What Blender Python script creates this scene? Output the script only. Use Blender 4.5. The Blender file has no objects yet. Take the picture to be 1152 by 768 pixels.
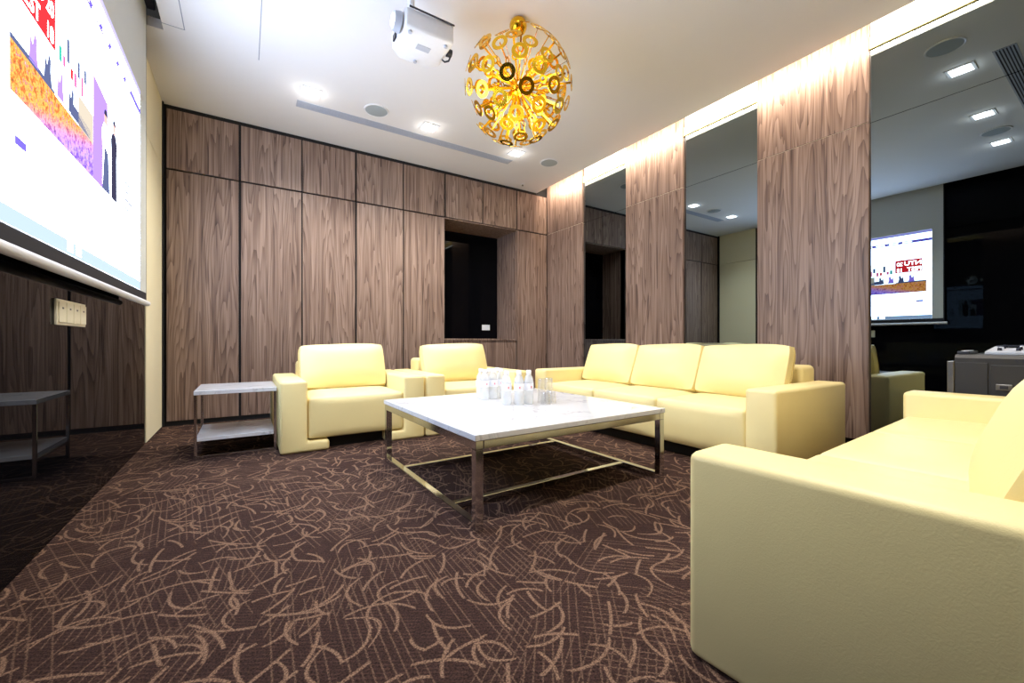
import bpy, bmesh, math, random
from mathutils import Vector, Matrix
random.seed(7)
PI = math.pi
scene = bpy.context.scene
C = scene.collection
R = math.radians

# ------------------------------------------------------------------ materials
def srgb(r, g, b):
    f = lambda c: (c/255/12.92) if c/255 <= .04045 else ((c/255+.055)/1.055)**2.4
    return (f(r), f(g), f(b), 1)

class NT:
    """small node-tree writer"""
    def __init__(s, name):
        s.m = bpy.data.materials.new(name); s.m.use_nodes = True
        s.t = s.m.node_tree; s.t.nodes.clear()
        s.out = s.t.nodes.new('ShaderNodeOutputMaterial')
    def n(s, kind, **kw):
        o = s.t.nodes.new(kind)
        for k, v in kw.items(): setattr(o, k, v)
        return o
    def put(s, sock, v):
        if v is None: return
        if isinstance(v, bpy.types.NodeSocket): s.t.links.new(v, sock)
        else: sock.default_value = v
    def math(s, op, a, b=None, c=None, clamp=False):
        o = s.n('ShaderNodeMath', operation=op); o.use_clamp = clamp
        s.put(o.inputs[0], a); s.put(o.inputs[1], b); s.put(o.inputs[2], c)
        return o.outputs[0]
    def vec(s, op, a, b=None, scale=None):
        o = s.n('ShaderNodeVectorMath', operation=op)
        s.put(o.inputs[0], a); s.put(o.inputs[1], b)
        if scale is not None: s.put(o.inputs['Scale'], scale)
        return o.outputs['Value'] if op in ('LENGTH', 'DOT_PRODUCT', 'DISTANCE') else o.outputs[0]
    def sep(s, v):
        o = s.n('ShaderNodeSeparateXYZ'); s.put(o.inputs[0], v); return o.outputs
    def comb(s, x, y, z=0.0):
        o = s.n('ShaderNodeCombineXYZ'); s.put(o.inputs[0], x); s.put(o.inputs[1], y); s.put(o.inputs[2], z); return o.outputs[0]
    def noise(s, v, scale, detail=3, rough=.55, dist=0):
        o = s.n('ShaderNodeTexNoise'); s.put(o.inputs['Vector'], v); o.inputs['Scale'].default_value = scale
        o.inputs['Detail'].default_value = detail; o.inputs['Roughness'].default_value = rough
        o.inputs['Distortion'].default_value = dist
        return o.outputs['Fac']
    def step(s, v, a, b):
        o = s.n('ShaderNodeMapRange', interpolation_type='SMOOTHSTEP')
        s.put(o.inputs[0], v); s.put(o.inputs[1], a); s.put(o.inputs[2], b); o.inputs[3].default_value = 0; o.inputs[4].default_value = 1
        return o.outputs[0]
    def mix(s, f, a, b):
        o = s.n('ShaderNodeMix', data_type='RGBA'); s.put(o.inputs[0], f); s.put(o.inputs[6], a); s.put(o.inputs[7], b)
        return o.outputs[2]
    def ramp(s, f, stops):
        o = s.n('ShaderNodeValToRGB'); s.put(o.inputs[0], f)
        e = o.color_ramp.elements
        while len(e) < len(stops): e.new(.5)
        for el, (p, c) in zip(e, stops): el.position = p; el.color = c
        return o.outputs[0]
    def bump(s, h, strength=.3, dist=.002):
        o = s.n('ShaderNodeBump'); s.put(o.inputs['Height'], h); o.inputs['Strength'].default_value = strength
        o.inputs['Distance'].default_value = dist
        return o.outputs[0]
    def pbr(s, color, rough=.5, metal=0, normal=None, spec=.5, **kw):
        o = s.n('ShaderNodeBsdfPrincipled')
        s.put(o.inputs['Base Color'], color); s.put(o.inputs['Roughness'], rough); s.put(o.inputs['Metallic'], metal)
        o.inputs['Specular IOR Level'].default_value = spec
        if normal is not None: s.put(o.inputs['Normal'], normal)
        for k, v in kw.items(): s.put(o.inputs[k], v)
        s.t.links.new(o.outputs[0], s.out.inputs[0])
        return s.m
    def emit(s, color, strength):
        o = s.n('ShaderNodeEmission'); s.put(o.inputs[0], color); o.inputs[1].default_value = strength
        s.t.links.new(o.outputs[0], s.out.inputs[0]); return s.m

def plain(name, col, rough=.5, metal=0, spec=.5, var=.06, scale=40):
    n = NT(name)
    pos = n.n('ShaderNodeNewGeometry').outputs['Position']
    v = n.noise(pos, scale, 2)
    c2 = tuple(min(1, x*(1-var)) for x in col[:3])+(1,)
    return n.pbr(n.mix(v, c2, col), rough, metal, spec=spec)

def emission(name, col, strength):
    return NT(name).emit(col, strength)

def walnut(name, dark, mid, light, rough=.42):
    n = NT(name)
    pos = n.n('ShaderNodeNewGeometry').outputs['Position']
    rnd = n.n('ShaderNodeObjectInfo').outputs['Random']
    p = n.vec('ADD', pos, n.comb(n.math('MULTIPLY', rnd, 31.7), n.math('MULTIPLY', rnd, 17.3), n.math('MULTIPLY', rnd, 11.9)))
    w1 = n.noise(n.vec('MULTIPLY', p, (3.4, 3.4, .26)), 1.0, 2, .5)
    a = n.math('ADD', w1, n.math('MULTIPLY', n.noise(n.vec('MULTIPLY', p, (13, 13, .8)), 1.0, 2, .5), .16))
    rings = n.math('FRACT', n.math('MULTIPLY', a, 24.0))
    rings = n.math('POWER', rings, 2.4)
    fine = n.noise(n.vec('MULTIPLY', p, (120, 120, 1.3)), 1.0, 4, .65)
    mid_ = n.noise(n.vec('MULTIPLY', p, (28, 28, .36)), 1.0, 3, .6)
    streak = n.step(n.noise(n.vec('MULTIPLY', p, (34, 34, 1.5)), 1.0, 2, .5), .60, .72)
    tone = n.math('MULTIPLY_ADD', rings, -.22, n.math('MULTIPLY_ADD', fine, .52, n.math('MULTIPLY', mid_, .68)))
    tone = n.math('SUBTRACT', tone, n.math('MULTIPLY', streak, .20))
    col = n.ramp(tone, [(.18, dark), (.46, mid), (.70, light)])
    return n.pbr(col, rough, 0, n.bump(fine, .08, .001), spec=.35)

def leather(name, col):
    n = NT(name)
    co = n.n('ShaderNodeTexCoord').outputs['Object']
    v = n.n('ShaderNodeTexVoronoi', feature='F1'); n.put(v.inputs['Vector'], n.vec('ADD', co, n.vec('SCALE', n.comb(n.noise(co, 30), n.noise(co, 33), n.noise(co, 37)), None, .03)))
    v.inputs['Scale'].default_value = 230
    h = n.math('MULTIPLY_ADD', n.noise(co, 160, 3, .6), .8, v.outputs['Distance'])
    dull = tuple(x*.93 for x in col[:3])+(1,)
    return n.pbr(n.mix(n.noise(co, 5, 3), dull, col), .46, 0, n.bump(h, .17, .001), spec=.4)

def carpet():
    n = NT('carpet')
    pos = n.n('ShaderNodeNewGeometry').outputs['Position']
    fz = n.n('ShaderNodeTexNoise'); n.put(fz.inputs['Vector'], pos); fz.inputs['Scale'].default_value = 170; fz.inputs['Detail'].default_value = 1
    wob = n.vec('SCALE', n.vec('SUBTRACT', fz.outputs['Color'], (.5, .5, .5)), None, .006)
    base = n.vec('MULTIPLY', n.vec('ADD', pos, wob), (1, 1, 0))
    total = None
    def local(s, off):
        p = n.vec('ADD', n.vec('SCALE', base, None, s), off)
        v = n.n('ShaderNodeTexVoronoi', feature='F1', voronoi_dimensions='2D'); n.put(v.inputs['Vector'], p); v.inputs['Scale'].default_value = 1
        l = n.sep(n.vec('SUBTRACT', p, v.outputs['Position']))
        c = n.n('ShaderNodeSeparateColor'); n.put(c.inputs[0], v.outputs['Color']); c = c.outputs
        ang = n.math('MULTIPLY', c[0], 2*PI)
        cs, sn = n.math('COSINE', ang), n.math('SINE', ang)
        lx = n.math('ADD', n.math('MULTIPLY', l[0], cs), n.math('MULTIPLY', l[1], sn))
        ly = n.math('SUBTRACT', n.math('MULTIPLY', l[1], cs), n.math('MULTIPLY', l[0], sn))
        return lx, ly, c
    strokes = None
    for i, s in enumerate((4.9, 5.5, 6.2, 7.1)):
        lx, ly, c = local(s, (3.1*i+.7, 5.3*i+1.3, 0))
        k = n.math('MULTIPLY', n.math('SUBTRACT', c[1], .35), 2.6)
        d = n.math('ABSOLUTE', n.math('ADD', n.math('SUBTRACT', ly, n.math('MULTIPLY', k, n.math('MULTIPLY', lx, lx))), .06))
        w = .0048*s
        m = n.math('SUBTRACT', 1.0, n.step(d, w*.6, w*1.45))
        L = n.math('MULTIPLY_ADD', c[2], .28, .30)
        e = n.math('SUBTRACT', 1.0, n.step(n.math('ABSOLUTE', lx), n.math('SUBTRACT', L, .03), L))
        m = n.math('MULTIPLY', m, e)
        strokes = m if strokes is None else n.math('MAXIMUM', strokes, m)
    hatch = None
    for i, (s, fr) in enumerate(((1.3, 34), (1.7, 27), (1.05, 40))):
        lx, ly, c = local(s, (7.7*i+2.1, 2.9*i+.4, 0))
        st = n.math('FRACT', n.math('MULTIPLY', lx, fr))
        st = n.math('ABSOLUTE', n.math('SUBTRACT', st, .5))
        m = n.math('SUBTRACT', 1.0, n.step(st, .05, .14))
        on = n.step(c[1], .22, .26)
        ext = n.math('SUBTRACT', 1.0, n.step(n.math('ABSOLUTE', ly), .34, .36))
        row = n.n('ShaderNodeTexWhiteNoise', noise_dimensions='1D'); n.put(row.inputs['W'], n.math('FLOOR', n.math('MULTIPLY', lx, fr)))
        m = n.math('MULTIPLY', n.math('MULTIPLY', m, on), n.math('MULTIPLY', ext, n.step(row.outputs['Value'], .15, .35)))
        hatch = m if hatch is None else n.math('MAXIMUM', hatch, m)
    pile = n.noise(pos, 420, 2, .7)
    speck = n.step(n.noise(pos, 210, 2), .38, .60)
    f = n.math('MAXIMUM', n.math('MULTIPLY', strokes, n.math('MULTIPLY_ADD', speck, .70, .25)), n.math('MULTIPLY', hatch, n.math('MULTIPLY_ADD', speck, .40, .06)))
    bs = n.sep(base)
    ln = n.math('FRACT', n.math('ADD', n.math('MULTIPLY', bs[0], 38), n.math('MULTIPLY', bs[1], 62)))
    ln = n.math('MULTIPLY', n.step(n.math('ABSOLUTE', n.math('SUBTRACT', ln, .5)), .25, .42), n.step(n.noise(n.vec('SCALE', base, None, 1.0), 26, 2), .35, .65))
    grain = n.noise(pos, 190, 3, .75)
    ground = n.mix(n.math('MULTIPLY_ADD', ln, .32, n.math('MULTIPLY', n.step(grain, .30, .70), .62)), srgb(25, 15, 14), srgb(84, 60, 53))
    col = n.mix(f, ground, n.mix(pile, srgb(108, 82, 67), srgb(164, 131, 107)))
    return n.pbr(col, .95, 0, n.bump(pile, .5, .004), spec=.12)

def marble():
    n = NT('white_marble')
    pos = n.n('ShaderNodeNewGeometry').outputs['Position']
    a = n.noise(pos, 2.6, 6, .62, 1.6)
    v = n.math('SUBTRACT', 1.0, n.step(n.math('ABSOLUTE', n.math('SUBTRACT', a, .5)), .0, .035))
    cloud = n.noise(pos, 4, 4)
    c = n.mix(n.math('MULTIPLY', v, n.step(cloud, .40, .70)), srgb(220, 221, 224), srgb(168, 169, 174))
    return n.pbr(c, .08, 0, spec=.5)

M = {}
M['wood'] = walnut('walnut_veneer', srgb(62, 46, 41), srgb(117, 95, 83), srgb(156, 133, 119))
M['leather'] = leather('pale_yellow_leather', srgb(243, 224, 160))
M['seam'] = plain('leather_seam', srgb(206, 178, 104), .5)
M['carpet'] = carpet()
M['marble'] = marble()
M['ceiling'] = plain('ceiling_paint', srgb(235, 234, 234), .9, spec=.1, var=.02, scale=3)
M['cream'] = plain('cream_paint', srgb(240, 231, 196), .75, spec=.2, var=.03, scale=2)
M['trimcream'] = plain('yellow_cream_trim', srgb(196, 182, 120), .7)
M['black'] = plain('black_gap', srgb(16, 14, 16), .8)
M['fabric_black'] = plain('screen_border_black', srgb(24, 25, 34), .7)
M['screen'] = plain('screen_cloth', srgb(206, 209, 206), .9, spec=.1, var=.02)
M['white'] = plain('white_plastic', srgb(236, 238, 242), .4)
M['offwhite'] = plain('ivory_plastic', srgb(236, 230, 204), .4)
M['darkplastic'] = plain('dark_plastic', srgb(30, 32, 44), .35)
M['slot'] = plain('diffuser_grey', srgb(186, 192, 204), .6)
M['grille'] = plain('speaker_grille', srgb(176, 186, 190), .8, var=.2, scale=300)
M['sillwood'] = M['wood']
M['chrome'] = plain('chrome', srgb(206, 206, 208), .10, 1.0)
M['gold'] = plain('polished_gold', (.86, .50, .025, 1), .24, 1.0)
M['steel'] = plain('brushed_steel', srgb(120, 118, 116), .34, 1.0, var=.15, scale=60)
M['steelplate'] = plain('grey_painted_steel', srgb(48, 47, 47), .45, .2, var=.1, scale=30)

def mirror(name, col, rough=0.0):
    n = NT(name)
    pos = n.n('ShaderNodeNewGeometry').outputs['Position']
    v = n.noise(pos, .8, 1)
    c2 = tuple(x*.97 for x in col[:3])+(1,)
    o = n.n('ShaderNodeBsdfGlossy'); n.put(o.inputs['Color'], n.mix(v, c2, col)); o.inputs['Roughness'].default_value = rough
    n.t.links.new(o.outputs[0], n.out.inputs[0]); return n.m
M['mirror_grey'] = mirror('grey_tinted_mirror', (.26, .315, .35, 1))
def black_glass(name):
    n = NT(name)
    pos = n.n('ShaderNodeNewGeometry').outputs['Position']
    return n.pbr(n.mix(n.noise(pos, 2), (.002, .002, .003, 1), (.004, .004, .005, 1)), .0, 0, spec=.5, IOR=1.17)
M['mirror_black'] = black_glass('black_mirror_glass')
M['glass_black'] = M['mirror_black']

def clear(name, tint, diff):
    n = NT(name)
    t = n.n('ShaderNodeBsdfTransparent'); t.inputs[0].default_value = tint
    g = n.n('ShaderNodeBsdfGlossy'); g.inputs['Roughness'].default_value = .05
    d = n.n('ShaderNodeBsdfDiffuse'); d.inputs[0].default_value = (.92, .94, .95, 1)
    lw = n.n('ShaderNodeLayerWeight'); lw.inputs[0].default_value = .25
    a = n.n('ShaderNodeMixShader'); n.put(a.inputs[0], n.math('MULTIPLY_ADD', lw.outputs['Facing'], .45, .06)); n.t.links.new(t.outputs[0], a.inputs[1]); n.t.links.new(g.outputs[0], a.inputs[2])
    b = n.n('ShaderNodeMixShader'); b.inputs[0].default_value = diff; n.t.links.new(a.outputs[0], b.inputs[1]); n.t.links.new(d.outputs[0], b.inputs[2])
    n.t.links.new(b.outputs[0], n.out.inputs[0]); return n.m
M['bottle'] = clear('clear_plastic', (.985, .99, .995, 1), .36)
M['glass'] = clear('drinking_glass', (.99, .99, .99, 1), .07)
M['lamp'] = emission('downlight_glow', (1, .97, .90, 1), 26)
M['led'] = emission('cove_led', (1, .86, .66, 1), 14)
M['bulb'] = emission('bulb_glow', (1, .80, .45, 1), 1.5)

# ------------------------------------------------------------------ mesh helpers
def bm_box(bm, x0, x1, y0, y1, z0, z1, bevel=0, seg=2):
    r = bmesh.ops.create_cube(bm, size=1)
    vs = r['verts']
    for v in vs:
        v.co = Vector(((x0+x1)/2+v.co.x*(x1-x0), (y0+y1)/2+v.co.y*(y1-y0), (z0+z1)/2+v.co.z*(z1-z0)))
    if bevel:
        es = list({e for v in vs for e in v.link_edges})
        bmesh.ops.bevel(bm, geom=es, offset=bevel, segments=seg, profile=.5, affect='EDGES', clamp_overlap=True)
def bm_cyl(bm, p0, p1, r0, r1=None, n=20, cap=True):
    p0, p1 = Vector(p0), Vector(p1); r1 = r0 if r1 is None else r1
    d = p1-p0
    q = Vector((0, 0, 1)).rotation_difference(d.normalized()).to_matrix().to_4x4()
    bmesh.ops.create_cone(bm, cap_ends=cap, segments=n, radius1=r0, radius2=r1, depth=d.length, matrix=Matrix.Translation((p0+p1)/2) @ q)
def bm_lathe(bm, prof, n=20, center=(0, 0, 0)):
    rings = []
    cx, cy, cz = center
    for r, z in prof:
        if r < 1e-6: rings.append([bm.verts.new((cx, cy, cz+z))])
        else: rings.append([bm.verts.new((cx+r*math.cos(2*PI*i/n), cy+r*math.sin(2*PI*i/n), cz+z)) for i in range(n)])
    for a, b in zip(rings, rings[1:]):
        for i in range(n):
            j = (i+1) % n
            f = [a[i % len(a)], a[j % len(a)], b[j % len(b)], b[i % len(b)]]
            f = list(dict.fromkeys(f))
            if len(f) > 2: bm.faces.new(f)
def bm_prism(bm, pts, axis, a, b, bevel=0, seg=3):
    """polygon pts (2D) pulled along axis ('x','y','z') from a to b"""
    def P(u, v, w): return {'x': (w, u, v), 'y': (u, w, v), 'z': (u, v, w)}[axis]
    lo = [bm.verts.new(P(u, v, a)) for u, v in pts]; hi = [bm.verts.new(P(u, v, b)) for u, v in pts]
    fs = [bm.faces.new(lo), bm.faces.new(hi[::-1])]
    k = len(pts)
    for i in range(k): fs.append(bm.faces.new([lo[i], hi[i], hi[(i+1) % k], lo[(i+1) % k]][::-1]))
    bmesh.ops.recalc_face_normals(bm, faces=fs)
    if bevel:
        es = list({e for f in fs for e in f.edges})
        bmesh.ops.bevel(bm, geom=es, offset=bevel, segments=seg, profile=.5, affect='EDGES', clamp_overlap=True)
def bm_tube(bm, pts, r, n=8, closed=False):
    pts = [Vector(p) for p in pts]; rings = []
    k = len(pts)
    for i, p in enumerate(pts):
        if closed: d = pts[(i+1) % k]-pts[i-1]
        else: d = pts[min(i+1, k-1)]-pts[max(i-1, 0)]
        d.normalize()
        up = Vector((0, 0, 1)) if abs(d.z) < .9 else Vector((1, 0, 0))
        a = d.cross(up).normalized(); b = d.cross(a).normalized()
        rings.append([bm.verts.new(p+r*(math.cos(2*PI*j/n)*a+math.sin(2*PI*j/n)*b)) for j in range(n)])
    seg = k if closed else k-1
    for i in range(seg):
        A, B = rings[i], rings[(i+1) % k]
        for j in range(n): bm.faces.new([A[j], A[(j+1) % n], B[(j+1) % n], B[j]])
    if not closed: bm.faces.new(rings[0][::-1]); bm.faces.new(rings[-1])
def obj(name, bm, mat, parent=None, smooth=False, loc=None):
    me = bpy.data.meshes.new(name)
    bmesh.ops.recalc_face_normals(bm, faces=bm.faces[:])
    bm.to_mesh(me); bm.free()
    if smooth:
        for p in me.polygons: p.use_smooth = True
        try: me.set_sharp_from_angle(angle=R(35))
        except Exception: pass
    me.materials.append(mat)
    o = bpy.data.objects.new(name, me); C.objects.link(o)
    if parent: o.parent = parent
    if loc: o.location = loc
    return o
def tag(o, label, cat, group=None):
    o['label'] = label; o['category'] = cat
    if group: o['group'] = group
    return o
def thing(name, label, cat, loc=(0, 0, 0), rz=0, group=None):
    o = bpy.data.objects.new(name, None); C.objects.link(o)
    o.location = loc; o.rotation_euler = (0, 0, rz); o.empty_display_size = .1
    return tag(o, label, cat, group)
def struct(name, bm, mat, parent=None):
    o = obj(name, bm, mat, parent)
    o['kind'] = 'structure'
    return o
def box(name, x0, x1, y0, y1, z0, z1, mat, parent=None, bevel=0, seg=2, smooth=False):
    bm = bmesh.new(); bm_box(bm, x0, x1, y0, y1, z0, z1, bevel, seg)
    return obj(name, bm, mat, parent, smooth)
def sbox(name, x0, x1, y0, y1, z0, z1, mat, parent=None, bevel=0):
    o = box(name, x0, x1, y0, y1, z0, z1, mat, parent, bevel)
    o['kind'] = 'structure'
    return o
def dup(root, label, loc, rz=None, group=None):
    r = root.copy(); C.objects.link(r); r.location = loc
    if rz is not None: r.rotation_euler = (0, 0, rz)
    r['label'] = label
    if group: r['group'] = group
    for ch in list(root.children):
        c = ch.copy(); C.objects.link(c); c.parent = r
        for g in list(ch.children):
            d = g.copy(); C.objects.link(d); d.parent = c
    return r

# ------------------------------------------------------------------ room
XL, XR, D, H = -.66, 3.98, 5.15, 3.11
YB = -1.7
GZ = 2.485                       # height of the horizontal joint round the room
sbox('floor', XL-.2, XR+.2, YB-.2, D+.2, -.1, 0, M['carpet'])

# ceiling slab, with a slot for the screen and an open cove along the right wall
bm = bmesh.new()
CE = 3.79
bm_box(bm, -.50, CE, YB-.1, D+.1, H, H+.07)
bm_box(bm, XL-.2, -.50, 3.95, D+.1, H, H+.07)
struct('ceiling', bm, M['ceiling'])
sbox('ceiling_recess', XL-.2, -.50, YB-.1, 3.95, H+.22, H+.26, M['black'])
sbox('trim_1', -.50, -.48, YB-.1, 3.95, H+.07, H+.22, M['black'])
sbox('ceiling_cove', CE-.25, XR+.25, YB-.1, D+.2, H+.30, H+.36, M['ceiling'])
sbox('trim_2', CE-.25, CE-.21, YB-.1, D+.1, H+.07, H+.30, M['ceiling'])
# fine seams of the access panels
seam = plain('ceiling_seam', srgb(150, 156, 168), .9)
bm = bmesh.new()
bm_box(bm, -.50, -.37, 3.862, 3.868, H-.0012, H+.0005)
bm_box(bm, -.373, -.367, 2.9, 3.868, H-.0012, H+.0005)
bm_box(bm, .095, .101, 2.7, 3.95, H-.0012, H+.0005)
struct('trim_3', bm, seam)

# back wall: black backing with walnut panels and dark joints
wb = bmesh.new()
g = .006
XG = [-.635, -.04, .54, 1.115, 1.69, 2.26, 2.835, 3.41, 3.972]
RX0, RX1, RZ0, RZ1, RY = 2.26, 3.41, .86, 2.47, 5.72
bm_box(wb, XL-.2, RX0, D+.02, D+.12, 0, H+.3)
bm_box(wb, RX1+.02, XR+.3, D+.02, D+.12, 0, H+.3)
bm_box(wb, RX0, RX1+.02, D+.02, D+.12, 0, RZ0-.03)
bm_box(wb, RX0, RX1+.02, D+.02, D+.12, RZ1+.03, H+.3)
wall_back = struct('wall_back', wb, M['black'])
GP = [.006, .011, .007, .011, .008, .011, .009, .011, .002]
def panel(x0, x1, y0, y1, z0, z1, parent):
    return sbox('wall_panel', x0, x1, y0, y1, z0, z1, M['wood'], parent)
for i in range(8):
    panel(XG[i]+GP[i], XG[i+1]-GP[i+1], D, D+.03, GZ+.009, H-.045, wall_back)
for i in list(range(5))+[7]:
    panel(XG[i]+GP[i], XG[i+1]-GP[i+1], D, D+.03, .05, GZ-.009, wall_back)
panel(RX0+g, RX1-g, D+.012, D+.03, .05, RZ0-.02, wall_back)
# recess with dark glass
sbox('recess_side', RX1, RX1+.02, D+.03, RY+.02, RZ0, RZ1, M['wood'], wall_back)
sbox('recess_side', RX0-.02, RX0, D+.03, RY+.02, RZ0, RZ1, M['wood'], wall_back)
sbox('recess_top', RX0-.02, RX1+.02, D, RY+.02, RZ1, RZ1+.01, M['wood'], wall_back)
sbox('recess_sill', RX0-.01, RX1, D-.004, RY+.02, RZ0-.02, RZ0, M['wood'], wall_back)
o = sbox('window_1', RX0, RX1, RY, RY+.02, RZ0, RZ1, M['glass_black'])
sbox('baseboard_back', XL, XR+.03, D+.012, D+.02, 0, .05, M['black'])

# left wall: cream end panel, then black mirror
sbox('wall_left', XL-.2, XL-.03, YB-.1, D+.1, 0, H+.3, M['black'])
cr = sbox('trim_4', XL-.03, XL, 4.365, D-.02, .012, GZ-.003, M['cream'])
sbox('trim_5', XL-.03, XL, 4.365, D-.02, GZ+.003, H-.002, M['cream'])
sbox('trim_6', XL, XL+.012, D-.035, D-.001, .012, H-.002, M['black'])

def mirror_panel(label, x0, x1, y0, y1, zs, mat, group=None):
    t = thing('wall_mirror', label, 'mirror', ((x0+x1)/2, (y0+y1)/2, zs[0]), 0, group)
    cx, cy, cz = t.location
    for a, b in zip(zs, zs[1:]):
        box('mirror_pane', x0-cx, x1-cx, y0-cy, y1-cy, a+.0015-cz, b-.0015-cz, mat, t)
    return t
mirror_panel('near-black tinted mirror covering the left wall behind the projector screen', XL-.028, XL-.005, YB, 4.362, [.004, GZ, H+.05], M['mirror_black'])

# right wall: walnut pilasters between grey tinted mirrors, cove above
sbox('wall_right', XR+.06, XR+.16, YB-.1, D+.12, 0, H+.30, M['black'])
PY = [(4.35, D-.001), (2.76, 3.555), (1.175, 1.985), (-.42, .385), (-1.7, -1.22)]
for k, (a, b) in enumerate(PY):
    bk = sbox('column', XR+.03, XR+.06, a+.004, b-.004, .065, H+.29, M['black'])
    for z0, z1 in ((.065, GZ-.002), (GZ+.002, H+.29)):
        sbox('column_panel', XR, XR+.03, a, b, z0, z1, M['wood'], bk)
    sbox('column_joint', XR+.004, XR+.03, a+.003, b-.003, GZ-.002, GZ+.002, M['cream'], bk)
sbox('baseboard_right', XR+.035, XR+.06, YB, D, 0, .064, M['black'])
MY = [(3.555, 4.35, 'grey tinted mirror nearest the back wall, behind the far end of the long sofa'),
      (1.985, 2.76, 'grey tinted mirror behind the middle of the long sofa, reflecting the cream panel'),
      (.385, 1.175, 'large grey tinted mirror at right that reflects the projector screen'),]
for a, b, lab in MY:
    mirror_panel(lab, XR+.03, XR+.055, a+.002, b-.002, [.068, GZ, 3.04], M['mirror_grey'])
sbox('wall_right_pier', XR+.03, XR+.06, -1.22, -.42, .065, 3.04, M['black'])
for k, (a, b) in enumerate([(3.555, 4.35), (1.985, 2.76), (.385, 1.175), (-1.22, -.42)]):
    sbox('trim_%d' % (7+k), XR+.012, XR+.06, a+.001, b-.001, 3.041, 3.13, M['trimcream'])
    sbox('trim_%d' % (11+k), XR+.04, XR+.06, a+.001, b-.001, 3.13, H+.29, M['ceiling'])
# wall behind the camera
sbox('wall_front', XL-.2, XR+.2, YB-.12, YB-.02, 0, H+.36, M['wood'])

# cove light strip lying on the lip of the ceiling
t = thing('cove_light', 'warm white light strip hidden in the ceiling cove above the mirrors', 'cove light', (CE-.04, 1.8, H+.07))
bm = bmesh.new(); bm_box(bm, -.03, .03, -3.4, 3.3, 0, .02); obj('channel', bm, M['white'], t)
bm = bmesh.new(); bm_box(bm, -.015, .015, -3.38, 3.28, .02, .028); obj('strip', bm, M['led'], t)

# ------------------------------------------------------------------ seating
def puff(bm, w, h, t, n=10, bulge=.035, round_=.03, sag=0.0):
    """cushion centred in x, standing on z=0, front at -y; soft pillow faces"""
    grid = {}
    def pos(u, v, s):
        x = u*w/2; z = (v+1)/2*h
        ed = (1-abs(u)**3.2)*(1-abs(v)**3.2)
        y = s*(t/2-.018+bulge*ed)
        # rounded corners of the outline
        cx = 1-.035*abs(v)**6; cz = 1-.05*abs(u)**6
        x *= cx; z = h/2+(z-h/2)*cz
        if sag: z += sag*math.sin(u*2.3+.6)*max(v, 0)
        return Vector((x, y, z))
    N = n
    for s in (-1, 1):
        for i in range(N+1):
            for j in range(N+1):
                u = -1+2*i/N; v = -1+2*j/N
                u = math.copysign(abs(u)**.8, u); v = math.copysign(abs(v)**.8, v)
                grid[s, i, j] = bm.verts.new(pos(u, v, s))
        for i in range(N):
            for j in range(N):
                q = [grid[s, i, j], grid[s, i+1, j], grid[s, i+1, j+1], grid[s, i, j+1]]
                bm.faces.new(q if s < 0 else q[::-1])
    ring = [(i, 0) for i in range(N)]+[(N, j) for j in range(N)]+[(i, N) for i in range(N, 0, -1)]+[(0, j) for j in range(N, 0, -1)]
    c = Vector((0, 0, h/2))
    mids = []
    for i, j in ring:
        m = (grid[-1, i, j].co+grid[1, i, j].co)/2
        d = (m-c); d.y = 0; d.normalize()
        mids.append(bm.verts.new(m+d*.012))
    k = len(ring)
    for q in range(k):
        a, b = ring[q], ring[(q+1) % k]
        bm.faces.new([grid[-1, a[0], a[1]], mids[q], mids[(q+1) % k], grid[-1, b[0], b[1]]])
        bm.faces.new([mids[q], grid[1, a[0], a[1]], grid[1, b[0], b[1]], mids[(q+1) % k]])
    return [m.co.copy() for m in mids]

def seat_block(bm, x0, x1, y0, y1, z0, z1):
    """upholstered seat: full front, crowned top"""
    nx, ny = 8, 10
    bm_box(bm, x0, x1, y0, y1, z0, z1)
    bmesh.ops.subdivide_edges(bm, edges=bm.edges[:], cuts=9, use_grid_fill=True)
    for v in bm.verts:
        u = (v.co.x-(x0+x1)/2)/((x1-x0)/2); w = (v.co.y-y0)/(y1-y0); h = (v.co.z-z0)/(z1-z0)
        e = 1-abs(u)**6
        if h > .999: v.co.z += .016*e*(1-(2*w-1)**4)
        if w < .001: v.co.y -= .010*e*(1-(2*h-1)**4)
    # round the long edges
    es = [e for e in bm.edges if len(e.link_faces) == 2 and e.calc_face_angle() > R(50)]
    bmesh.ops.bevel(bm, geom=es, offset=.022, segments=3, profile=.5, affect='EDGES', clamp_overlap=True)

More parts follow.
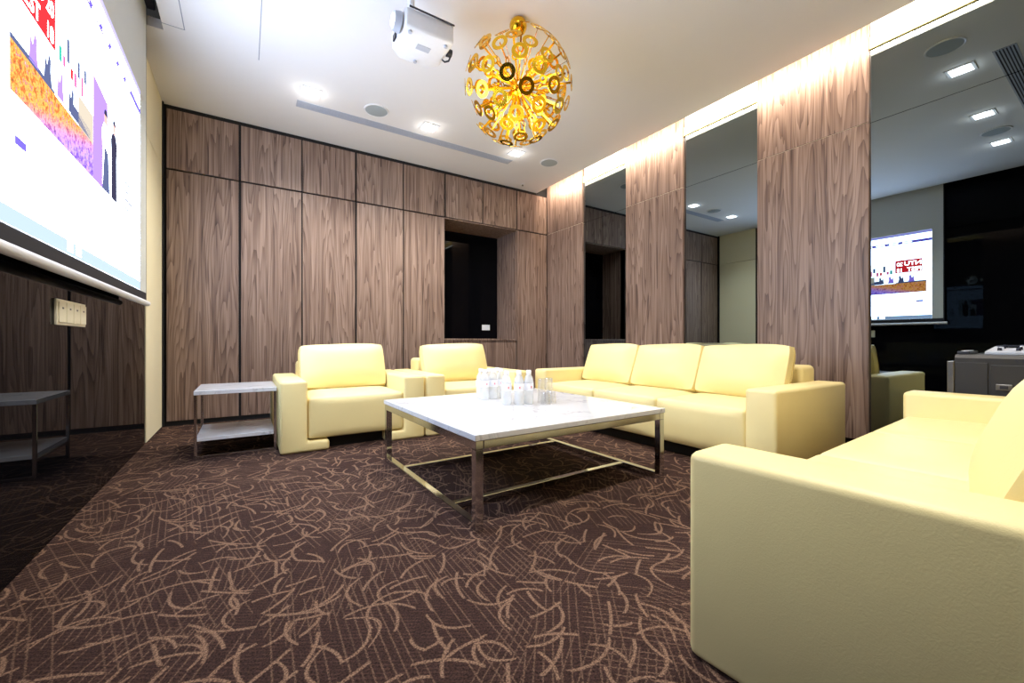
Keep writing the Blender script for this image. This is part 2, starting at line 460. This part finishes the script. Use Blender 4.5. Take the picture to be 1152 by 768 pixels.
def make_seating(name, label, cat, n, seat_w, arm_w, depth, arm_h, loc, rz, back_h=.645, cush_h=.40, group=None):
    """front faces local -y, front plane at y=0, centred in x"""
    t = thing(name, label, cat, loc, rz, group)
    W = n*seat_w/2
    L = M['leather']
    for s in (-1, 1):
        bm = bmesh.new()
        f = .15
        pts = [(W+arm_w, 0), (W-f, 0), (W-f, .078), (W+.002, .078), (W+.002, arm_h), (W+arm_w, arm_h)]
        pts = [(s*a, b) for a, b in pts]
        bm_prism(bm, pts, 'y', 0, depth, .022, 3)
        obj('arm', bm, L, t, True)
    bm = bmesh.new(); bm_box(bm, -W+.002-.0, W-.002, depth-.22, depth, .085, back_h, .035, 4)
    obj('back_frame', bm, L, t, True)
    bm = bmesh.new(); bm_box(bm, -W+.155, W-.155, .10, depth-.06, 0, .088); obj('plinth', bm, M['black'], t)
    for i in range(n):
        cx = -W+seat_w*(i+.5)
        bm = bmesh.new(); seat_block(bm, cx-seat_w/2+.003, cx+seat_w/2-.003, .015, depth-.215, .09, .398)
        obj('seat_cushion', bm, L, t, True)
        bm = bmesh.new()
        rg = puff(bm, seat_w-.014, cush_h, .135, 12, .078, sag=.006)
        lean = Matrix.Translation((cx, .53, .405)) @ Matrix.Rotation(R(-21), 4, 'X')
        bmesh.ops.transform(bm, matrix=lean, verts=bm.verts[:])
        cu = obj('back_cushion', bm, L, t, True)
        bm = bmesh.new()
        bm_tube(bm, [lean @ p for p in rg], .0036, 6, True)
        obj('piping', bm, M['seam'], cu, True)
    return t

AH = .528
ch = make_seating('armchair', 'pale yellow leather armchair beside the low side table at left', 'armchair', 1, .725, .182, .96, AH, (.758, 3.395, 0), 0, group='armchairs against the walnut wall')
dup(ch, 'pale yellow leather armchair in the corner, partly behind the water bottles', (1.86, 3.395, 0), 0)
make_seating('sofa', 'pale yellow three seat leather sofa along the mirrored wall', 'sofa', 3, .667, .185, 1.0, AH+.005, (2.575, 2.363, 0), R(-90))
# near sofa, turned round to face the back wall
nl = .667*3/2+.185
rz = R(3)
cx0, cy0 = .978, .665             # near front corner
cxn = cx0+nl*math.cos(rz); cyn = cy0+nl*math.sin(rz)
make_seating('sofa', 'pale yellow leather sofa in the right foreground, seen over its arm', 'sofa', 3, .667, .185, 1.0, AH+.005, (cxn, cyn, 0), PI+rz)

# ------------------------------------------------------------------ coffee table
ct = thing('coffee_table', 'large square coffee table with white marble top and chrome frame', 'coffee table', (1.455, 2.215, 0), R(1.0))
hw, hd = .645, .645
box('tabletop', -hw, hw, -hd, hd, .395, .422, M['marble'], ct, .003, 2)
lg = .019
for sx in (-1, 1):
    for sy in (-1, 1):
        x, y = sx*(hw-.024), sy*(hd-.024)
        box('leg', x-lg, x+lg, y-lg, y+lg, 0, .357, M['chrome'], ct, .002)
for sx in (-1, 1):
    x = sx*(hw-.024)
    box('side_rail', x-lg, x+lg, -hd+.005, hd-.005, .357, .395, M['chrome'], ct, .002)
    box('foot_rail', x-lg+.001, x+lg-.001, -hd+.044, hd-.044, .001, .038, M['chrome'], ct, .002)
for sy in (-1, 1):
    y = sy*(hd-.024)
    box('end_rail', -hw+.045, hw-.045, y-lg, y+lg, .357, .394, M['chrome'], ct, .002)
    y = sy*.345
    box('stretcher', -hw+.044, hw-.044, y-lg+.002, y+lg-.002, .002, .036, M['chrome'], ct, .002)

# side table
st = thing('side_table', 'low two tier side table with white marble shelves and chrome frame by the armchair', 'side table', (-.045, 3.875, 0), 0)
sw, sd = .25, .285
box('tabletop', -sw, sw, -sd, sd, .448, .476, M['marble'], st, .002)
box('lower_shelf', -sw+.012, sw-.012, -sd+.004, sd-.004, .125, .150, M['marble'], st, .002)
q = .009
for sx in (-1, 1):
    for sy in (-1, 1):
        x, y = sx*(sw-.01), sy*(sd-.012)
        box('leg', x-q, x+q, y-q, y+q, 0, .448, M['chrome'], st, .0015)
for sy in (-1, 1):
    y = sy*(sd-.012)
    box('foot_rail', -sw+.02, sw-.02, y-q, y+q, .004, .022, M['chrome'], st, .0015)
for sx in (-1, 1):
    x = sx*(sw-.01)
    box('shelf_bracket', x-q, x+q, -sd+.022, sd-.022, .108, .125, M['chrome'], st, .0015)

# ------------------------------------------------------------------ bottles and glasses
red = plain('label_red', srgb(226, 150, 156), .5)
paper = plain('label_paper', srgb(240, 242, 250), .5, var=.02)
def make_bottle(label, group, loc):
    b = thing('water_bottle', label, 'bottle', loc, 0, group)
    r = .031
    bm = bmesh.new()
    bm_lathe(bm, [(0, .004), (r*.8, 0), (r, .008), (r, .05), (r*.95, .055), (r, .06), (r, .085), (r*1.0, .135), (r*.86, .158), (.0135, .186), (.0135, .198), (0, .198)], 20)
    obj('body', bm, M['bottle'], b, True)
    bm = bmesh.new(); bm_lathe(bm, [(0, .187), (.0155, .187), (.016, .190), (.016, .206), (.0145, .209), (0, .209)], 18)
    obj('cap', bm, M['white'], b, True)
    bm = bmesh.new(); bm_lathe(bm, [(r+.0008, .088), (r+.0008, .134)], 20)
    lb = obj('label_band', bm, paper, b, True)
    bm = bmesh.new(); bm_lathe(bm, [(r+.0014, .103), (r+.0014, .116)], 60)
    kill = [f for f in bm.faces if not (-.16 < math.atan2(f.calc_center_median().y, f.calc_center_median().x)+R(95) < .16)]
    bmesh.ops.delete(bm, geom=kill, context='FACES')
    obj('red_mark', bm, red, lb, True)
    return b
TZ = .4225
lab1 = 'clear water bottle with white cap in the left cluster on the marble coffee table'
lab2 = 'clear water bottle with white cap in the right cluster, beside the glasses'
spots1 = [(1.375, 2.47), (1.445, 2.475), (1.515, 2.49), (1.385, 2.545), (1.455, 2.55), (1.53, 2.565)]
spots2 = [(1.385, 2.205), (1.452, 2.165), (1.525, 2.165), (1.425, 2.275), (1.50, 2.24), (1.575, 2.235)]
b0 = make_bottle(lab1, 'water bottles, left cluster', (*spots1[0], TZ))
for x, y in spots1[1:]: dup(b0, lab1, (x, y, TZ), random.uniform(-.5, .5), 'water bottles, left cluster')
for x, y in spots2: dup(b0, lab2, (x, y, TZ), random.uniform(-.5, .5), 'water bottles, right cluster')
labg = 'clear drinking glass standing upside down on the table right of the bottles'
labh = 'clear drinking glass stacked on top of another glass right of the bottles'
bm = bmesh.new()
bm_lathe(bm, [(.031, 0), (.0255, .074), (.024, .077), (0, .078), (0, .068), (.0225, .068), (.0285, .002), (.031, 0)], 22)
g0 = obj('drinking_glass', bm, M['glass'], None, True)
tag(g0, labg, 'glass', 'glasses on the table')
gp = [(1.60, 2.085), (1.665, 2.105), (1.628, 2.16), (1.695, 2.175)]
g0.location = (*gp[0], TZ)
for x, y in gp[1:]:
    c = g0.copy(); C.objects.link(c); c.location = (x, y, TZ)
for x, y in ((1.628, 2.16), (1.695, 2.175)):
    c = g0.copy(); C.objects.link(c); c.location = (x, y, TZ+.0785); c['label'] = labh; c['group'] = 'glasses stacked on glasses'

# ------------------------------------------------------------------ projection screen
XS = -.59
ps = thing('projection_screen', 'large pull down projector screen showing a bright web page on the left wall', 'projection screen', (XS, 2.82, 1.10))
def sp(name, y0, y1, z0, z1, mat, depth=0.0, th=.002, parent=None):
    return box(name, depth-th, depth, y0-2.82, y1-2.82, z0-1.10, z1-1.10, mat, parent or ps)
Y0, Y1 = 1.66, 3.915
sp('screen_cloth', Y0+.012, Y1-.012, 1.165, H+.15, M['screen'])
sp('border', Y0, Y0+.012, 1.10, H+.15, M['fabric_black'])
sp('border', Y1-.012, Y1, 1.10, H+.15, M['fabric_black'])
sp('border', Y0+.012, Y1-.012, 1.10, 1.165, M['fabric_black'])
sp('backing', Y0, Y1, 1.10, H+.15, M['fabric_black'], -.002, .002)
bm = bmesh.new(); bm_cyl(bm, (0, Y0-.03-2.82, -.006), (0, Y1+.03-2.82, -.006), .019, n=16)
obj('bottom_bar', bm, M['white'], ps, True)
bm = bmesh.new(); bm_box(bm, -.05, .05, Y0-.05-2.82, Y1+.01-2.82, H+.10-1.10, H+.20-1.10, .01)
obj('case', bm, M['darkplastic'], ps)
# the picture on the screen
I0, I1, J0, J1 = 1.79, 3.69, 1.168, 2.50
ES, EW = 1.7, 11.5
def em(name, r, g, b, k=ES): return emission(name, srgb(r, g, b), k)
E = dict(white=em('picture_white', 204, 223, 255, EW), top=em('picture_lilac', 176, 168, 236, 1.5), nav=em('picture_purple', 116, 100, 214, 1.3),
         sky=em('picture_pale_blue', 214, 232, 250, EW*.55), red=em('picture_red', 226, 44, 50), pink=em('picture_pink', 230, 90, 140), slate=em('picture_slate', 84, 92, 128),
         dark=em('picture_dark', 62, 60, 84), teal=em('picture_teal', 60, 160, 140), violet=em('picture_violet', 150, 120, 226), grey=em('picture_grey', 190, 196, 210, .8),
         blue=em('picture_blue', 196, 218, 250, 1.0), skin=em('picture_skin', 226, 160, 150), tan=em('picture_tan', 176, 166, 150), paper=em('picture_paper', 250, 250, 255, EW*.7))
def field():
    n = NT('picture_flowers')
    pos = n.n('ShaderNodeNewGeometry').outputs['Position']
    s = n.sep(pos)
    a = n.noise(pos, 42, 4, .7)
    v = n.n('ShaderNodeTexVoronoi'); n.put(v.inputs['Vector'], pos); v.inputs['Scale'].default_value = 75
    warm = n.ramp(a, [(.30, srgb(90, 84, 60)), (.42, srgb(196, 96, 50)), (.52, srgb(230, 170, 80)), (.60, srgb(200, 80, 90)), (.72, srgb(230, 200, 190))])
    cool = n.ramp(a, [(.30, srgb(70, 60, 140)), (.45, srgb(130, 90, 200)), (.56, srgb(170, 150, 240)), (.66, srgb(210, 120, 170)), (.8, srgb(240, 230, 250))])
    f = n.math('ADD', n.math('MULTIPLY', n.math('SUBTRACT', s[1], 2.0), 1.25), n.math('MULTIPLY', n.math('SUBTRACT', 1.64, s[2]), 5.0))
    return n.emit(n.mix(n.step(f, .1, .7), warm, cool), ES)
E['field'] = field()
E['dark'] = em('picture_dark', 62, 60, 84, 1.1); E['slate'] = em('picture_slate', 84, 92, 128, 1.4)
pic = sp('projected_picture', I0, I1, J0, J1, E['white'], .0012, .001)
def el(name, y0, y1, z0, z1, m, lev=1):
    return sp(name, y0, y1, z0, z1, m, .0012+.0006*lev, .0005, pic)
def poly(name, pts, m, lev=2):
    bm = bmesh.new()
    x = .0012+.0006*lev
    bm_prism(bm, [(a-2.82, b-1.10) for a, b in pts], 'x', x-.0005, x)
    return obj(name, bm, m, pic)
def text(name, s, y, z, size, m, lev=3, sx=1.0):
    cu = bpy.data.curves.new(name, 'FONT'); cu.body = s; cu.size = size; cu.offset = size*.02; cu.extrude = 0
    tmp = bpy.data.objects.new('tmp_letters', cu); C.objects.link(tmp)
    bpy.context.view_layer.update()
    me = bpy.data.meshes.new_from_object(tmp.evaluated_get(bpy.context.evaluated_depsgraph_get()))
    bpy.data.objects.remove(tmp)
    x = .0012+.0006*lev
    for v in me.vertices: v.co = Vector((x, y-2.82+v.co.x*sx, z-1.10+v.co.y))
    me.materials.clear(); me.materials.append(m); me.name = name
    o = bpy.data.objects.new(name, me); C.objects.link(o); o.parent = pic
    return o
el('top_bar', I0, I1, 2.462, 2.50, E['top'])
el('navigation_bar', I0, I1, 2.335, 2.375, E['nav'])
for k in range(9): el('menu_word', I0+.22+k*.16, I0+.33+k*.16, 2.348, 2.362, E['paper'], 2)
B0, B1, Z0, Z1 = 1.85, 3.16, 1.575, 2.06
el('banner', B0, B1, Z0, Z1, E['sky'])
el('flower_field', B0, 2.70, Z0, Z0+.155, E['field'], 2)
poly('tree_line', [(B0, Z0+.155), (2.2, Z0+.155), (2.2, Z0+.165), (2.05, Z0+.175), (B0, Z0+.172)], E['slate'])
el('red_block', 1.895, 2.205, 1.892, 2.085, E['red'], 2)
text('banner_word', 'NTU', 1.902, 1.997, .088, E['paper'], 3, 1.08)
text('banner_word', 'FEST', 1.902, 1.905, .088, E['paper'], 3, .92)
text('banner_word', '20', 2.116, 1.997, .078, E['paper'], 3, .9)
text('banner_word', '18', 2.116, 1.905, .078, E['paper'], 3, .9)
for k, (m, z0, z1) in enumerate([('teal', 1.885, 1.945), ('pink', 1.885, 1.93), ('slate', 1.925, 2.02), ('red', 1.88, 1.925), ('pink', 1.87, 1.93), ('slate', 1.93, 2.0), ('pink', 1.875, 1.96), ('slate', 1.95, 2.01)]):
    el('banner_mark', 2.24+k*.042, 2.268+k*.042, z0, z1, E[m], 2)
for k in range(4):
    y = 1.98+k*.12
    poly('skyline', [(y, 1.74), (y+.075, 1.74), (y+.06, 1.79), (y+.062, 1.835), (y+.045, 1.85), (y+.03, 1.80), (y+.012, 1.83), (y+.006, 1.775)], E['slate' if k % 2 else 'violet'])
poly('stage', [(2.36, 1.735), (2.62, 1.735), (2.62, 1.775), (2.40, 1.79)], E['slate'])
el('hill', 2.46, 2.66, 1.73, 1.86, E['tan'], 2)
poly('violet_backdrop', [(2.66, Z0), (2.90, Z0), (2.90, Z1-.03), (2.66, Z1)], E['violet'], 3)
def figure(y, h, cloth):
    pts = [(y-.055, Z0), (y+.055, Z0), (y+.05, Z0+h*.55), (y+.062, Z0+h*.74), (y+.03, Z0+h*.84), (y-.03, Z0+h*.84), (y-.062, Z0+h*.72), (y-.048, Z0+h*.5)]
    poly('figure', pts, E[cloth], 4)
    hd = [(y+.028*math.cos(a*PI/5), Z0+h*.92+.036*math.sin(a*PI/5)) for a in range(10)]
    poly('figure_head', hd, E['skin'], 5)
    hr = [(y+.031*math.cos(a*PI/5), Z0+h*.945+.031*math.sin(a*PI/5)) for a in range(0, 6)]
    poly('figure_hair', hr, E['dark'], 6)
figure(2.86, .40, 'paper'); figure(3.02, .42, 'dark')
poly('figure_skirt', [(2.80, Z0), (2.93, Z0), (2.905, Z0+.2), (2.84, Z0+.22)], E['slate'], 5)
for k in range(4): el('side_text', 3.26, 3.30+.1*(k % 2)+.06, 1.60+k*.05, 1.615+k*.05, E['grey'])
el('search_button', 1.885, 1.965, 1.425, 1.452, E['nav'])
el('divider', 2.05, 3.60, 1.455, 1.459, E['grey'])
el('divider', 2.05, 3.60, 1.405, 1.409, E['grey'])
el('task_bar', I0, I1, J0, J0+.055, E['blue'])
for k in range(2): el('task_button', 2.33+k*.10, 2.395+k*.10, J0+.012, J0+.05, E['paper'], 2)

# ------------------------------------------------------------------ switches
sw_ = thing('light_switch', 'row of four ivory switches on the black mirror below the screen', 'switch', (XL-.005, 2.66, .945))
ys, ye = -.185, .185
box('plate', 0, .010, ys, ye, -.055, .055, M['offwhite'], sw_, .003)
for k in range(4):
    y = ys+.012+k*.0895
    r_ = box('rocker', .010, .015, y, y+.078, -.044, .044, M['offwhite'], sw_, .002)
    box('indicator', .015, .0158, y+.03, y+.046, .014, .021, M['darkplastic'], r_)
ow = thing('wall_outlet', 'small white switch plate on the dark glass of the wall recess', 'switch', (3.20, RY-.001, 1.04))
box('plate', -.07, .07, -.010, 0, -.043, .043, M['white'], ow, .003)
for s in (-1, 1): box('rocker', s*.031-.026, s*.031+.026, -.014, -.010, -.032, .032, M['white'], ow, .002)

# ------------------------------------------------------------------ ceiling fittings
def point(name, loc, e, col, r=.05):
    L = bpy.data.lights.new(name, 'POINT'); L.energy = e; L.color = col; L.shadow_soft_size = r
    o = bpy.data.objects.new(name, L); C.objects.link(o); o.location = loc
def area(name, loc, rot, sx, sy, e, col):
    L = bpy.data.lights.new(name, 'AREA'); L.shape = 'RECTANGLE'; L.size = sx; L.size_y = sy; L.energy = e; L.color = col
    o = bpy.data.objects.new(name, L); C.objects.link(o); o.location = loc; o.rotation_euler = rot
def downlight(label, x, y):
    t = thing('downlight', label, 'downlight', (x, y, H), 0, 'recessed ceiling downlights')
    bm = bmesh.new()
    a, b = .085, .066
    for s in (-1, 1):
        bm_box(bm, s*a if s < 0 else b, -b if s < 0 else a, -a, a, -.006, 0)
        bm_box(bm, -b, b, s*a if s < 0 else b, -b if s < 0 else a, -.006, 0)
    obj('frame', bm, M['white'], t)
    bm = bmesh.new(); bm_box(bm, -b, b, -b, b, -.004, -.001); obj('lens', bm, M['lamp'], t)
    L = bpy.data.lights.new('downlight_lamp', 'SPOT'); L.energy = 1; L.spot_size = R(132); L.spot_blend = .8; L.shadow_soft_size = .06
    L.color = (1, .975, .93)
    lo = bpy.data.objects.new('downlight_lamp', L); C.objects.link(lo); lo.location = (x, y, H-.03)
    point('downlight_halo_fill', (x, y, H-.06), .8, (1, .97, .92), 0.0)  # extra point light added below the lens to brighten the ceiling around it
    return L
DL = []
for lab, x, y in (('square downlight left of the other two by the walnut wall', .51, 4.2), ('middle square downlight near the walnut wall, left of the gold chandelier', 1.66, 4.2),
                  ('square downlight near the walnut wall just below the gold chandelier in view', 2.78, 4.2), ('square downlight over the foreground sofa, nearest the cove', 2.94, .88),
                  ('square downlight over the foreground, mirrored in the middle of the three', 1.75, .93), ('square downlight over the foreground nearest the screen', .72, .95)):
    DL.append(downlight(lab, x, y))
for L, p in zip(DL, (115, 115, 115, 62, 75, 150)): L.energy = p

for lab, x, y in (('round ceiling speaker between the left and middle downlights', 1.10, 4.18), ('round ceiling speaker near the corner by the cove light', 3.28, 4.2),
                  ('round ceiling speaker over the foreground sofa beside the cove', 3.44, .88), ('round ceiling speaker over the foreground near the screen', 1.14, .93)):
    t = thing('ceiling_speaker', lab, 'speaker', (x, y, H), 0, 'round ceiling speakers')
    bm = bmesh.new(); bm_lathe(bm, [(.118, 0), (.118, -.006), (.112, -.009), (.104, -.007), (.104, 0)], 36); obj('rim', bm, M['white'], t, True)
    bm = bmesh.new(); bm_lathe(bm, [(.104, -.002), (.104, -.006), (.05, -.010), (0, -.011)], 36); obj('grille', bm, M['grille'], t, True)
for lab, x0, x1, y in (('long narrow air slot in the ceiling by the walnut wall', .42, 2.85, 4.46), ('long narrow air slot in the ceiling over the foreground', 1.25, 3.05, .63)):
    t = thing('air_diffuser', lab, 'air vent', ((x0+x1)/2, y, H), 0, 'linear air diffusers')
    hx = (x1-x0)/2
    bm = bmesh.new()
    bm_box(bm, -hx, hx, -.062, -.050, -.004, 0); bm_box(bm, -hx, hx, .050, .062, -.004, 0)
    bm_box(bm, -hx, -hx+.012, -.05, .05, -.004, 0); bm_box(bm, hx-.012, hx, -.05, .05, -.004, 0)
    obj('frame', bm, M['slot'], t)
    bm = bmesh.new(); bm_box(bm, -hx+.012, hx-.012, -.05, .05, -.0008, -.0002); obj('throat', bm, M['darkplastic'] if y < 2 else plain('diffuser_throat', srgb(150, 160, 180), .8), t)
    for k in range(5):
        bm = bmesh.new(); yy = -.036+k*.018; bm_box(bm, -hx+.012, hx-.012, yy-.0045, yy+.0045, -.0035, -.0009); obj('slat', bm, M['slot'], t)
t = thing('ceiling_sprinkler', 'tiny ceiling sprinkler in the corner above the walnut wall', 'sprinkler', (3.40, 4.98, H+.003))
bm = bmesh.new(); bm_lathe(bm, [(0, -.012), (.028, -.010), (.036, -.004), (.036, 0)], 20); obj('rosette', bm, M['white'], t, True)
bm = bmesh.new(); bm_lathe(bm, [(0, -.030), (.014, -.029), (.014, -.025), (.006, -.024), (.006, -.010)], 14); obj('head', bm, M['steel'], t, True)

# ------------------------------------------------------------------ chandelier
CX, CY, CZ, CR = 1.635, 2.45, 2.62, .375
cd = thing('chandelier', 'round gold chandelier of radiating arms tipped with flat rings', 'chandelier', (CX, CY, CZ))
bm = bmesh.new(); bmesh.ops.create_icosphere(bm, subdivisions=3, radius=.062, matrix=Matrix.Translation((0, 0, H-.050-CZ))); obj('canopy', bm, M['gold'], cd, True)
bm = bmesh.new(); bm_cyl(bm, (0, 0, .05), (0, 0, H-.1-CZ), .003, n=8); obj('cable', bm, M['chrome'], cd, True)
bm = bmesh.new(); bmesh.ops.create_icosphere(bm, subdivisions=3, radius=.060); obj('core', bm, M['gold'], cd, True)
def ring_mesh(ro, ri, th, n=28):
    bm = bmesh.new()
    bm_lathe(bm, [(ri, -th/2), (ro, -th/2), (ro, th/2), (ri, th/2), (ri, -th/2)], n)
    bmesh.ops.remove_doubles(bm, verts=bm.verts[:], dist=1e-5)
    return bm
big = small = arm_me = None
NA = 84
for k in range(NA):
    z = 1-2*(k+.5)/NA
    if z > .84: continue
    ph = k*PI*(3-math.sqrt(5))
    d = Vector((math.sqrt(1-z*z)*math.cos(ph), math.sqrt(1-z*z)*math.sin(ph), z))
    rr = CR*(1 if k % 4 else .90)
    q = d.to_track_quat('Z', 'Y').to_matrix().to_4x4()
    rm = rr*.62
    bm = bmesh.new()
    bm_box(bm, -.0065, .0065, -.0015, .0015, .055, rm-.017)
    bm_box(bm, -.0065, .0065, -.0015, .0015, rm+.017, rr-.002)
    b2 = ring_mesh(.027, .014, .003, 20)
    bmesh.ops.transform(b2, matrix=Matrix.Translation((0, 0, rm)) @ Matrix.Rotation(PI/2, 4, 'X'), verts=b2.verts[:])
    tmp = bpy.data.meshes.new('tmp'); b2.to_mesh(tmp); b2.free(); bm.from_mesh(tmp); bpy.data.meshes.remove(tmp)
    bmesh.ops.transform(bm, matrix=q @ Matrix.Rotation(random.uniform(0, PI), 4, 'Z'), verts=bm.verts[:])
    a = obj('arm', bm, M['gold'], cd)
    bm = ring_mesh(.052, .029, .004)
    bmesh.ops.transform(bm, matrix=q @ Matrix.Translation((0, 0, rr)), verts=bm.verts[:])
    obj('disc_ring', bm, M['gold'], a)
for k in range(6):
    a = k*PI/3
    p = Vector((.11*math.cos(a), .11*math.sin(a), -.03+.06*(k % 2)))
    bm = bmesh.new(); bmesh.ops.create_icosphere(bm, subdivisions=2, radius=.012, matrix=Matrix.Translation(p)); obj('bulb', bm, M['bulb'], cd, True)

# ------------------------------------------------------------------ projector
pj = thing('projector', 'white projector hanging from the ceiling on a pole', 'projector', (.99, 2.62, 2.76))
bm = bmesh.new(); bm_prism(bm, [(-.16, -.135), (.16, -.145), (.17, .12), (.10, .19), (-.10, .19), (-.17, .12)], 'z', 0, .125, .018, 3); obj('body', bm, M['white'], pj, True)
bm = bmesh.new(); bm_box(bm, -.04, .05, -.02, .03, -.002, .004); obj('vent', bm, M['slot'], pj)
bm = bmesh.new(); bm_cyl(bm, (-.175, -.06, .055), (-.215, -.06, .055), .062, .052, 24)
ln = obj('lens_housing', bm, M['slot'], pj, True)
bm = bmesh.new(); bm_cyl(bm, (-.214, -.06, .055), (-.222, -.06, .055), .036, .034, 20); obj('lens', bm, emission('projector_lens', (.9, .95, 1, 1), 4), ln, True)
bm = bmesh.new(); bm_box(bm, -.178, -.168, .02, .07, .015, .05); obj('sensor', bm, M['darkplastic'], pj)
bm = bmesh.new(); bm_box(bm, -.14, .16, -.152, -.146, .112, .121); obj('top_seam', bm, M['darkplastic'], pj)
bm = bmesh.new(); bm_cyl(bm, (-.08, 0, .125), (-.08, 0, H-2.76), .022, n=16); obj('pole', bm, M['white'], pj, True)
bm = bmesh.new(); bm_lathe(bm, [(0, H-2.76-.02), (.07, H-2.76-.02), (.075, H-2.76-.002), (0, H-2.76-.002)], 24, (-.08, 0, 0)); obj('ceiling_plate', bm, M['white'], pj, True)
bm = bmesh.new(); bm_box(bm, -.13, -.03, -.06, .06, .118, .14, .004); obj('bracket', bm, M['white'], pj)
bm = bmesh.new(); bm_cyl(bm, (.165, -.02, .02), (.195, -.02, .02), .026, .024, 18); bm_tube(bm, [(.19, -.02, .0), (.185, -.0, -.02), (.165, .02, -.022), (.15, .03, -.006)], .006); obj('cable_plug', bm, M['darkplastic'], pj, True)
for x, y in ((-.12, -.10), (.12, -.10), (.0, .15)):
    bm = bmesh.new(); bm_cyl(bm, (x, y, -.012), (x, y, .004), .012, n=14); obj('foot', bm, M['slot'], pj, True)

# ------------------------------------------------------------------ equipment cabinet behind the near sofa
cb = thing('equipment_cabinet', 'grey steel equipment cabinet between the foreground sofa and the mirror', 'cabinet', (3.70, .255, 0))
X0, X1, YA, YZ = -.215, .235, -.42, .405
bm = bmesh.new(); bm_prism(bm, [(X0, .03), (X1, .03), (X1, .745), (X0+.02, .745), (X0, .725)], 'y', YA, YZ-.03); obj('body', bm, M['steelplate'], cb)
bm = bmesh.new(); bm_box(bm, X0+.01, X1-.01, YA+.02, YZ-.04, 0, .03); obj('plinth', bm, M['black'], cb)
box('side_panel', X0-.008, X1, YZ-.03, YZ, .02, .705, M['steel'], cb, .004)
box('plain_panel', X0-.006, X0, .245, YZ-.034, .05, .70, M['steelplate'], cb, .002)
dr = box('door', X0-.010, X0, YA+.02, .235, .05, .69, M['steelplate'], cb, .002)
lt = box('latch', X0-.018, X0-.010, .155, .215, .552, .586, M['steel'], dr, .003)
box('latch_slot', X0-.0195, X0-.018, .170, .200, .560, .578, M['darkplastic'], dr)
for k in range(8):
    y = .13-k*.022
    bm = bmesh.new(); bm_prism(bm, [(y, .702), (y+.010, .702), (y+.022, .722), (y+.012, .722)], 'x', X0-.001, X0+.002); obj('vent_slot', bm, M['darkplastic'], cb)
mx = thing('audio_mixer', 'silver audio mixer with knobs lying on the steel cabinet', 'mixer', (3.70, .39, .7455))
bm = bmesh.new(); bm_prism(bm, [(-.17, 0), (.18, 0), (.18, .045), (.1, .045), (-.17, .018)], 'y', -.30, .13, .004, 2); obj('case', bm, M['slot'], mx)
bm = bmesh.new(); bm_box(bm, .02, .16, -.28, .11, .045, .052); obj('rear_strip', bm, M['darkplastic'], mx)
for i in range(4):
    for j in range(6):
        x = -.12+i*.055; y = -.26+j*.068
        bm = bmesh.new(); z = .018+(x+.17)*.1; bm_cyl(bm, (x, y, z), (x, y, z+.016), .010, .008, 12); obj('knob', bm, M['darkplastic'] if (i+j) % 3 else M['white'], mx, True)
rc = thing('remote_control', 'dark remote control lying on the steel cabinet left of the mixer', 'remote control', (3.62, .60, .746))
box('body', -.11, .11, -.025, .025, 0, .018, M['darkplastic'], rc, .004)
for k in range(5): box('button', -.08+k*.035, -.062+k*.035, -.012, .012, .018, .021, M['white'], rc)

# ------------------------------------------------------------------ lamps
for k in range(3):
    a = k*2*PI/3+.4
    point('chandelier_lamp', (CX+.16*math.cos(a), CY+.16*math.sin(a), CZ-.22), 3.5, (1, .97, .92), .10)
# cove strip washing the wall
area('cove_lamp', (CE+.008, 1.75, H+.045), (0, R(-58), 0), .03, 6.6, 75, (1, .83, .66))

w = bpy.data.worlds.new('World'); scene.world = w; w.use_nodes = True
w.node_tree.nodes['Background'].inputs[0].default_value = (.02, .02, .02, 1)

# ------------------------------------------------------------------ camera
cam = bpy.data.cameras.new('camera'); co = bpy.data.objects.new('camera', cam); C.objects.link(co)
cam.sensor_width = 36; cam.lens = 466/1152*36; cam.clip_start = .02
co.location = (0, 0, .82); co.rotation_euler = (PI/2, 0, -math.atan(301/466))
scene.camera = co
vs = scene.view_settings
scene.display_settings.display_device = 'sRGB'
vs.view_transform = 'Standard'; vs.look = 'None'; vs.exposure = 0.4; vs.gamma = 1.0; vs.use_curve_mapping = False
